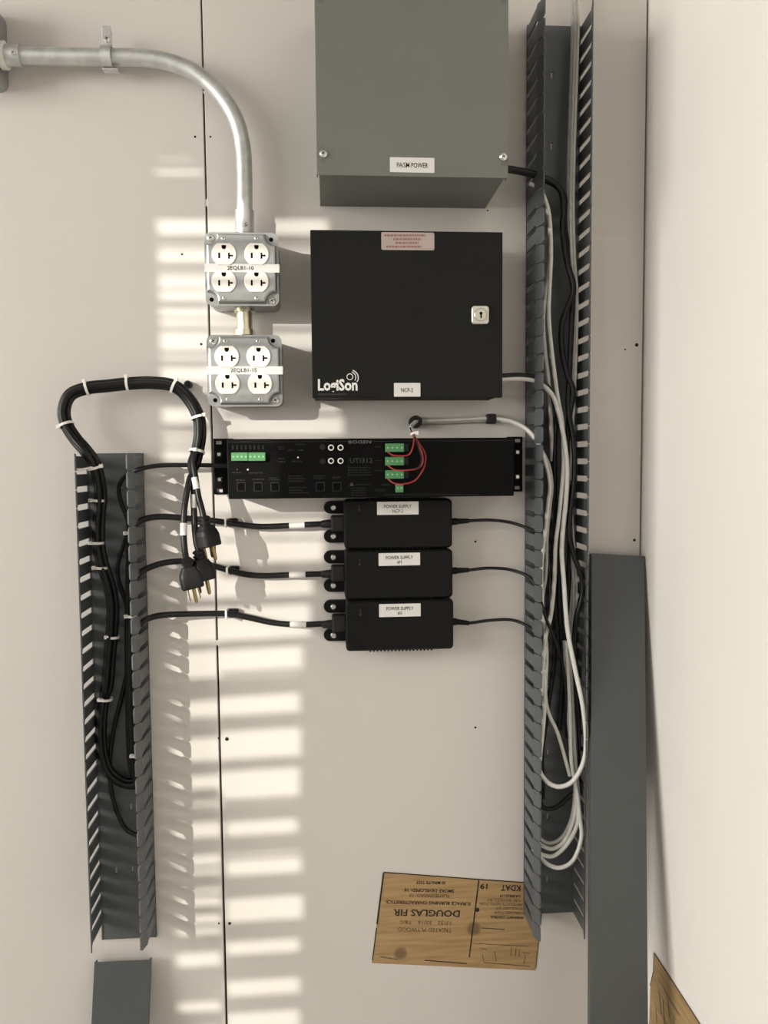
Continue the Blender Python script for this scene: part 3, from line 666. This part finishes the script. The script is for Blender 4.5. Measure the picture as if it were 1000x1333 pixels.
tube_obj('cord', PX([(298, 606.5, .018), (279, 606, .022), (249, 605.5, .026), (215, 605.5, .030), (193, 608, .034), (178, 612, .04), (167, 617, .034), (158, 626, .024), (154.5, 638, .018), (158, 655, .016), (166, 676, .016), (167, 692, .016),
    (160, 712, .014), (153.5, 733, .012), (154, 755, .012), (162, 779, .012), (170, 810, .012), (168, 860, .011), (160, 900, .010), (146, 960, .010), (143, 1012, .010), (150, 1050, .010), (163, 1078, .014), (180, 1088, .03)]), .0033, CORD, ac, 10, 5)

def cable_tie(label, px, py, h, d, r, tail=None, headang=0.0, m=WHITEP, w=.0035):
    """band round a bundle at the pixel, d = direction of the bundle (world), optional tail end point"""
    o = P(px, py, h); d = Vector(d).normalized(); bm = bmesh.new(); q = d.to_track_quat('Z', 'X').to_matrix().to_4x4(); M = Matrix.Translation(o) @ q
    n = 20; R0, R1 = r, r+.0013; rings = []
    for i in range(n):
        a = 2*math.pi*i/n; c, s = math.cos(a), math.sin(a)
        rings.append([bm.verts.new(M @ Vector((R_2*c, R_2*s, z))) for R_2, z in ((R0, -w/2), (R1, -w/2), (R1, w/2), (R0, w/2))])
    for i in range(n):
        a, b = rings[i], rings[(i+1) % n]
        for k in range(4): bm.faces.new((a[k], a[(k+1) % 4], b[(k+1) % 4], b[k]))
    hp = Vector((math.cos(headang), -.5, math.sin(headang))); hp = (hp-d*hp.dot(d)).normalized()*(r+.001)+o
    box(bm, hp.x-.0026, hp.x+.0026, hp.y-.0026, hp.y+.0026, hp.z-.0026, hp.z+.0026, .0006, 1)
    if tail: tube(bm, [o+Vector((0, -r, 0)), (o+P(*tail))/2+Vector((0, -.002, 0)), P(*tail)], .0016, 6, 3)
    return tag(build('cable_tie', bm, m), label, 'cable tie', 'white cable ties')
def dirat(i): return LOOPV[i+1]-LOOPV[i-1]
for i, lab, ha in ((12, 'white cable tie on the left end of the black cable loop', 3.0), (15, 'leftmost white cable tie on top of the black cable loop', 1.6), (17, 'middle white cable tie on top of the black cable loop', 1.6),
                   (19, 'rightmost white cable tie on top of the black cable loop', 1.2), (21, 'white cable tie on the descending right side of the black cable loop', .3), (23, 'white cable tie just above where the three plug cords part', 1.5)):
    px, py, h = LOOPC[i]; cable_tie(lab, px, py, h, dirat(i), .0098, None, ha)
cable_tie('white cable tie holding the cords at the top of the shorter duct', 124, 608, .048, dirat(9), .0100, (101, 612, .066), 0)
for px, py, h, hx, lab in ((127, 651.5, .038, 117, 'upper white cable tie on the left cord bundle inside the shorter duct'), (126.5, 706.5, .036, 116, 'white cable tie on the left bundle, second down inside the shorter duct'),
                           (131, 739, .036, 122.5, 'white cable tie on the left bundle, third down inside the shorter duct'), (147, 829, .024, 140, 'white cable tie in the middle of the shorter duct beneath the lowest cord'), (138, 910, .020, 129, 'lowest white cable tie on the left bundle in the shorter duct')):
    cable_tie(lab, px, py, h, (0.05, 0, 1), .0085, (hx, py, h+.010), 3.1)
for px, py, h, hx, lab in ((170, 694, .030, 162, 'white cable tie at the right of the shorter duct beside the upper cord'), (171, 802, .030, 162, 'white cable tie at the right of the shorter duct beside the lowest cord'), (178, 983, .028, 171, 'white cable tie low at the right of the shorter duct')):
    cable_tie(lab, px, py, h, (0.05, 0, 1), .0065, (hx, py, h+.008), 3.1)
for px, py, lab in ((300, 681, 'black stick-on clip under the top supply cord'), (302, 743.5, 'black stick-on clip under the middle supply cord'), (301, 799.5, 'black stick-on clip under the bottom supply cord')):
    r = thing('cord_clip', lab, 'cable clip', P(px+5, py, 0), 'stick-on cord clips')
    a = rect(px-4, py-6, px+9, py+5, .012); bm = bmesh.new(); box(bm, a[0], a[1], -.011, -.0005, a[2], a[3], .002, 2); build('mount', bm, PLASTIC, r)
    o = P(px-6, py, .018); bm = bmesh.new(); box(bm, o.x-.0016, o.x+.0016, -.0245, -.0005, o.z-.0064, o.z+.0064, .001, 1); build('tie_band', bm, WHITEP, r)
bm = bmesh.new(); o = P(241.5, 498.5, .03); prism(bm, disc(o.x, o.z, .0055, 14), 0, .012); prism(bm, disc(o.x, o.z, .0055, 14), .012, .0145, disc(o.x, o.z, .004, 14))
tag(build('wall_bolt', bm, CORD2), 'black bolt head in the wall behind the top of the cable loop', 'bolt')

# ------------------------------------------------------------------ cables of the tall duct
def cable(name, label, runs, group='cables in the tall duct'):
    r = thing(name, label, 'cable', P(*runs[0][0][0]), group)
    for pts, rad, m in runs: tube_obj('strand' if len(runs) > 1 else 'sheath', PX(pts), rad, m, r, 10, 5)
    return r
top = [(749, -60, .022), (749, 0, .022), (749.5, 31, .024), (748, 84, .028), (746.5, 126, .032), (744.5, 189, .036), (743.5, 231, .036), (743, 261, .036), (743.5, 300, .036), (745, 340, .034), (748, 385, .032), (747, 452, .032), (744, 520, .03), (740, 586, .03), (739, 631, .03), (742, 690, .028), (746, 740, .026), (747, 778, .024), (744, 840, .022), (745, 900, .022), (750, 960, .022), (752, 1010, .022)]
def shift(pts, dx, dh): return [(x+dx, y, h+dh) for x, y, h in pts]
cable('cable_run', 'pale cable run hanging from the ceiling into the tall duct', [(shift(top, -2.8, 0), .0030, GREYC), (shift(top, 2.6, .002), .0031, WHITEC), (shift(top, 0, .006), .0026, GREYC), (shift(top, -3.5, -.006), .0028, GREYC)])
cable('speaker_cable', 'pale paired cable entering the tall duct beside the grey enclosure', [
    ([(690, 238, .04), (700, 243, .044), (707, 254, .044), (714, 279, .044), (717, 324, .044), (714.5, 356, .044), (707.5, 407, .044), (709, 453, .044), (714, 495, .042), (717.5, 550, .038), (719, 600, .03)], .0032, GREYC),
    ([(690, 239, .044), (700, 244, .046), (708, 256, .047), (715, 280, .047), (717.5, 324, .047), (716.5, 356, .047), (714.5, 407, .046), (718, 453, .046), (726, 516, .046), (732, 550, .046), (734, 597, .046), (732, 631, .046), (727.5, 676, .046), (723.5, 710, .046), (722, 755, .046), (717.5, 800, .046), (710, 832, .048), (706.5, 877, .05), (704, 905, .05)], .0031, WHITEC)])
cable('enclosure_cable', 'thick black cables from the grey enclosure winding down the tall duct', [
    ([(659, 219, .05), (672, 221, .05), (689, 224, .05), (705, 230, .05), (720, 237, .048), (731, 250, .044), (734, 275, .04), (732.5, 297, .04), (738, 340, .042), (747, 374, .046), (740, 398, .044), (732, 421, .04), (731.5, 453, .04), (738, 486, .042), (746.5, 510, .044), (741, 545, .04), (738, 600, .036), (741, 660, .034), (742, 720, .03), (738, 800, .02)], .0042, CORD),
    ([(659, 221, .042), (672, 223, .042), (690, 227, .042), (706, 233, .04), (724, 242, .04), (735, 257, .036), (737, 290, .034), (742, 340, .036), (746, 380, .038), (744.5, 420, .04), (742, 475, .04), (740, 531, .042), (747, 575, .046), (748, 620, .046), (741, 687, .046), (747, 721, .048), (757.5, 752, .05), (758, 775, .05), (751, 802, .05), (748, 832, .048), (750, 880, .04), (755, 960, .034), (757, 1020, .03)], .0040, CORD)])
lpn = [(647, 488.5), (655, 489.3), (669, 488.4), (682, 488.7), (694, 490.5), (703, 495)]
cable('cabinet_cable', 'black and white cable pair from the black cabinet into the tall duct', [
    ([(x, y, .05) for x, y in lpn]+[(714, 505, .05), (722, 524, .046), (725, 545, .04), (722, 580, .034), (722, 640, .03), (719, 700, .03), (720, 760, .03), (725, 820, .028)], .0036, CORD),
    ([(x, y+4.5, .05) for x, y in lpn]+[(712, 506, .054), (721, 518, .054), (728, 540, .052), (735, 575, .05), (738.5, 610, .05), (737, 650, .05), (733, 690, .05), (731.5, 720, .052), (734, 755, .056), (737, 800, .06), (740.5, 830, .062), (750, 877, .066), (759, 920, .068), (763, 962, .068), (760, 991, .068), (747, 1015.5, .068), (730, 1024, .068), (714, 1019, .066), (702.5, 1003, .06), (703, 985, .056), (706, 957, .052), (709, 914, .05), (708, 870, .05)], .0034, WHITEC)])
cable('interface_cable', 'white cable from the paging interface clip into the tall duct', [
    ([(537, 553, .02), (541, 549, .018), (549, 548, .012), (566, 547.5, .009), (586, 546.7, .008), (614, 545.5, .008), (640, 544.5, .010), (655, 546, .016), (669, 549.5, .026), (687, 559.5, .046), (700, 576, .052), (710.5, 603, .05), (716, 631, .046), (713.5, 656, .046), (710.5, 687, .046), (706.5, 721, .046), (705, 755, .046), (707, 800, .044), (712, 850, .04), (711, 915, .04), (727, 957, .044), (742, 1010, .046)], .0028, WHITEC),
    ([(537, 553, .016), (549, 550.5, .010), (566, 550, .006), (586, 549.6, .005), (614, 548.5, .005), (640, 547.5, .006), (655, 548.5, .012), (669, 552, .022), (687, 561.5, .040), (700, 578, .046), (714, 604, .044), (718.5, 631, .04), (716, 660, .04), (712, 700, .04), (711, 745, .04), (704, 800, .04), (703, 880, .04)], .0026, GREYC)])
cable('cable_loop', 'four white cables looping back at the bottom of the tall duct', [
    ([(737, 834, .04), (741, 891, .04), (742.6, 934, .04), (744, 991, .044), (751, 1028, .05), (755, 1062, .054), (757, 1091, .058), (747, 1119, .062), (730, 1129.5, .064), (713, 1125, .06), (701.5, 1113, .05), (694, 1105, .04)], .0032, WHITEC),
    ([(740, 834, .036), (744, 891, .036), (746, 934, .036), (749, 991, .04), (753, 1035, .046), (752, 1071, .05), (739, 1098, .054), (721, 1114, .056), (705, 1112, .05), (694, 1104, .04)], .0031, WHITEC),
    ([(735, 834, .034), (738, 891, .034), (740, 934, .034), (746, 991, .038), (750, 1030, .04), (748, 1062, .046), (736, 1093, .05), (719, 1105, .052), (703, 1099, .046), (694, 1092, .038)], .0030, WHITEC),
    ([(743, 900, .03), (747, 960, .03), (749, 1010, .034), (746, 1058, .042), (734, 1087, .046), (717, 1098, .046), (702, 1091, .042), (694, 1083, .036)], .0028, GREYC)])
cable('cable_loop', 'black cable looping across the tall duct above the white bottom loops', [
    ([(722, 642, .02), (720, 755, .02), (722, 850, .018), (712, 930, .018), (704, 990, .018), (702, 1030, .02), (706, 1050, .026), (722, 1052, .03), (741, 1037, .032), (755, 1024, .032), (758, 990, .028), (752, 930, .02)], .0036, CORD)])
cable('cable_run', 'dark cable lying deep along the middle of the tall duct', [
    ([(715, 530, .016), (721, 575, .018), (722, 642, .018), (727, 720, .016), (728, 790, .016), (733, 870, .016), (728, 950, .014)], .0040, CORD2)])

# clips that hold the interface cable, and its red pairs
r = thing('cable_grommet', 'round black clip where the red wires leave the white cable', 'cable clip', P(541, 549, 0))
o = P(541.5, 549, .018); bm = bmesh.new(); n = 18
for k in range(n):
    pass
R0, R1 = .0048, .0092; rings = []
for i in range(n):
    a = 2*math.pi*i/n; rings.append([bm.verts.new((o.x+q*math.cos(a), -y, o.z+q*math.sin(a))) for q, y in ((R0, .001), (R1, .001), (R1, .021), (R0, .021))])
for i in range(n):
    for k in range(4): bm.faces.new((rings[i][k], rings[i][(k+1) % 4], rings[(i+1) % n][(k+1) % 4], rings[(i+1) % n][k]))
build('ring', bm, CORD2, r, False)
a = rect(634.5, 538.5, 646.5, 551.5, .015); bm = bmesh.new(); box(bm, a[0], a[1], -.0155, -.0005, a[2], a[3], .002, 2)
tag(build('cable_strap', bm, CORD2), 'small black hook strap around the white interface cable', 'cable strap')
wr = thing('wire_pairs', 'red and black wire pairs fanning out to the green terminals', 'wires', P(539, 566, .06))
base = [(536, 553, .022), (534, 556, .04), (536, 562, .075), (539, 567, .088)]
for pts, m in (([(537.5, 582, .096), (531, 592.5, .096), (513, 593, .094), (505, 588.5, .088)], RED), 
               ([(549, 588, .097), (550.5, 602, .097), (544, 609.5, .096), (531, 612, .096), (514, 611.5, .092), (505, 606, .088)], RED),
               ([(552.5, 588, .095), (554, 600, .095), (551, 611, .095), (541, 625, .096), (526, 630, .096), (513, 629, .092), (505, 623.5, .088)], RED),
               ([(545, 582, .1), (549, 598, .1), (546, 607, .1), (540, 610, .099)], CORD2)):
    tube_obj('wire', PX(base+pts), .00105, m, wr, 8, 5)
cable_tie('small white cable tie bunching the red wires above the terminals', 539, 565.5, .083, (0.2, -.5, -1), .0036, None, .3, w=.003)
tube_obj('cable_end', PX([(541, 549, .02), (536, 554, .03), (534.5, 557.5, .045)]), .0030, WHITEC, wr)

# ------------------------------------------------------------------ exposed plywood stamps
def wood(name, knots):
    m = bpy.data.materials.new(name); m.use_nodes = True; nt = m.node_tree; b = nt.nodes['Principled BSDF']; b.inputs['Roughness'].default_value = .7
    g = nt.nodes.new('ShaderNodeNewGeometry'); mp = nt.nodes.new('ShaderNodeMapping'); mp.inputs['Scale'].default_value = (12, 12, 160); mp.inputs['Rotation'].default_value = (0, .07, 0)
    nt.links.new(g.outputs['Position'], mp.inputs['Vector']); n = nt.nodes.new('ShaderNodeTexNoise'); n.inputs['Scale'].default_value = 1.0; n.inputs['Detail'].default_value = 6; n.inputs['Distortion'].default_value = .4
    nt.links.new(mp.outputs['Vector'], n.inputs['Vector']); r = nt.nodes.new('ShaderNodeValToRGB'); nt.links.new(n.outputs['Fac'], r.inputs['Fac'])
    r.color_ramp.elements[0].position = .25; r.color_ramp.elements[0].color = (.27, .165, .068, 1); r.color_ramp.elements[1].position = .75; r.color_ramp.elements[1].color = (.43, .29, .135, 1)
    col = r.outputs['Color']
    for k, rad in knots:
        d = nt.nodes.new('ShaderNodeVectorMath'); d.operation = 'DISTANCE'; nt.links.new(g.outputs['Position'], d.inputs[0]); d.inputs[1].default_value = k
        mr = nt.nodes.new('ShaderNodeMapRange'); mr.interpolation_type = 'SMOOTHSTEP'; nt.links.new(d.outputs['Value'], mr.inputs['Value'])
        mr.inputs['From Min'].default_value = rad*.6; mr.inputs['From Max'].default_value = rad*1.25; mr.inputs['To Min'].default_value = .8; mr.inputs['To Max'].default_value = 0
        mx = nt.nodes.new('ShaderNodeMix'); mx.data_type = 'RGBA'; nt.links.new(mr.outputs['Result'], mx.inputs['Factor']); nt.links.new(col, mx.inputs['A']); mx.inputs['B'].default_value = (.13, .078, .035, 1); col = mx.outputs['Result']
    nt.links.new(col, b.inputs['Base Color']); return m
WOOD = wood('bare_plywood', [(P(617, 1208.5), .0115), (P(521.5, 1241), .0105)])
q = [P(484, 1253.4), P(697, 1263), P(709, 1150), P(499.5, 1135)]
stamp = thing('plywood_stamp', 'bare plywood patch with an upside-down DOUGLAS FIR grade stamp', 'wood stamp', q[0])
bm = bmesh.new(); prism(bm, [(p.x, p.z) for p in q], -.0002, .0006); build('bare_wood', bm, WOOD, stamp)
def line(pts, wd, m, parent, name='edge_line', h=.0009):
    bm = bmesh.new(); v = [P(x, y, h) for x, y in pts]
    for a, b in zip(v, v[1:]):
        d = (b-a).normalized(); s = Vector((-d.z, 0, d.x))*wd*S(0)/2
        bm.faces.new([bm.verts.new(p) for p in (a-s, b-s, b+s, a+s)])
    return build(name, bm, m, parent)
line([(499.5, 1136), (491, 1203)], 2.2, INKD, stamp); line([(490.3, 1208), (485, 1250)], 1.4, INKD, stamp); line([(499.5, 1135.5), (560, 1140), (625, 1145), (709, 1150.5)], 1.5, INKD, stamp)
line([(708, 1152), (703.5, 1204)], 1.2, INKD, stamp); line([(702, 1220), (697.5, 1260)], 1.1, INKW, stamp); line([(623.5, 1146), (611, 1246)], 1.8, INKD, stamp, 'divider_line')
line([(553, 1250), (608, 1254.5)], 1.4, INKD, stamp); line([(495, 1245.5), (518, 1249)], 1.2, INKW, stamp); line([(630, 1253), (690, 1258)], 1.0, INKW, stamp)
line([(627, 1208), (657, 1210)], 1.6, INKW, stamp, 'divider_line'); line([(615, 1228), (690, 1232)], .8, INKW, stamp, 'divider_line')
for a in (((612, 1236), (610.5, 1245)), ((625, 1234), (634, 1236)), ((644, 1238), (646, 1252)), ((666, 1233), (665, 1244)), ((672, 1234), (671, 1245)), ((676, 1235), (676, 1246)), ((680, 1240), (690, 1241)), ((684, 1244), (682, 1255)), ((628, 1242), (630, 1252))): line(a, .8, INKW, stamp, 'stroke')
TA = math.radians(175.8)
for s, cx, cy, w_, h_, m in (('30 MINUTE TEST', 561, 1149, 40, 4.6, INKD), ('SMOKE DEVELOPED: 10', 559, 1159.3, 68, 4.6, INKD), ('FLAMESPREAD: 10', 559, 1166, 55, 4.6, INKW), ('SURFACE BURNING CHARACTERISTICS:', 557.5, 1175.3, 117, 4.8, INKD),
        ('DOUGLAS FIR', 555.5, 1188.6, 91, 9.5, INKD), ('17/32   32/16   T&G', 554, 1201, 70, 5, INKW), ('TREATED PLYWOOD', 553, 1210.5, 74, 6, INKW), ('KDAT', 665, 1156, 27, 8.5, INKD), ('19', 630, 1153.8, 10, 8, INKD),
        ('LA-RR25119', 664, 1166.5, 28, 4, INKD), ('UL 007622-91', 656, 1171.8, 44, 3.8, INKW), ('PRODUCTS INSPECTION', 652, 1177, 58, 3.8, INKW), ('STANDARD 209', 663, 1182.5, 36, 3.8, INKW), ('STANDARD STAMP', 662, 1188, 40, 3.8, INKW), ('WARRANTY CONTROL', 660, 1194.3, 46, 3.8, INKD)):
    lettering(s, cx, cy, w_, h_, .0010, m, stamp, TA, bold=.02 if m is INKD else 0)
o = P(621.5, 1184.5, .001); bm = bmesh.new(); prism(bm, disc(o.x, o.z, 3*S(0), 12), .0004, .0010); build('nail_head', bm, INKD, stamp)
# second stamp on the right-hand wall, low in the corner
hA_, hB_ = .070, .30
zt2 = P(853, 1240, hA_).z
def RW(h, z): return Vector((XR-.0007, -h, z))
st2 = thing('plywood_stamp', 'bare plywood patch low on the right-hand wall in the corner', 'wood stamp', RW(hA_, zt2-.3))
bm = bmesh.new()
pts = [(hA_, zt2), (hB_, zt2-.004), (hB_-.02, zt2-.30), (hA_-.02, zt2-.30), (hA_-.012, zt2-.06), (hA_-.001, zt2-.03)]
A = [bm.verts.new((XR-.0008, -h, z)) for h, z in pts]; B = [bm.verts.new((XR+.0002, -h, z)) for h, z in pts]
bm.faces.new(A)
for i in range(6): bm.faces.new((A[i], A[(i+1) % 6], B[(i+1) % 6], B[i]))
build('bare_wood', bm, WOOD, st2)
for (h0, z0, h1, z1, wd) in ((.070, .0, .30, -.004, .0022), (.070, .0, .069, -.03, .0018), (.069, -.03, .058, -.06, .0018), (.085, -.03, .16, -.034, .0014), (.09, -.045, .10, -.075, .002), (.105, -.05, .112, -.09, .002), (.12, -.04, .128, -.06, .0016), (.08, -.08, .085, -.10, .0016), (.14, -.05, .15, -.08, .0016), (.16, -.06, .17, -.10, .0016)):
    a, b = RW(h0, zt2+z0), RW(h1, zt2+z1); a.x = b.x = XR-.0012; d = (b-a).normalized(); s = Vector((0, -d.z, d.y))*wd/2
    bm = bmesh.new(); bm.faces.new([bm.verts.new(p) for p in (a-s, b-s, b+s, a+s)]); build('edge_line' if wd >= .0018 else 'stroke', bm, INKW, st2)
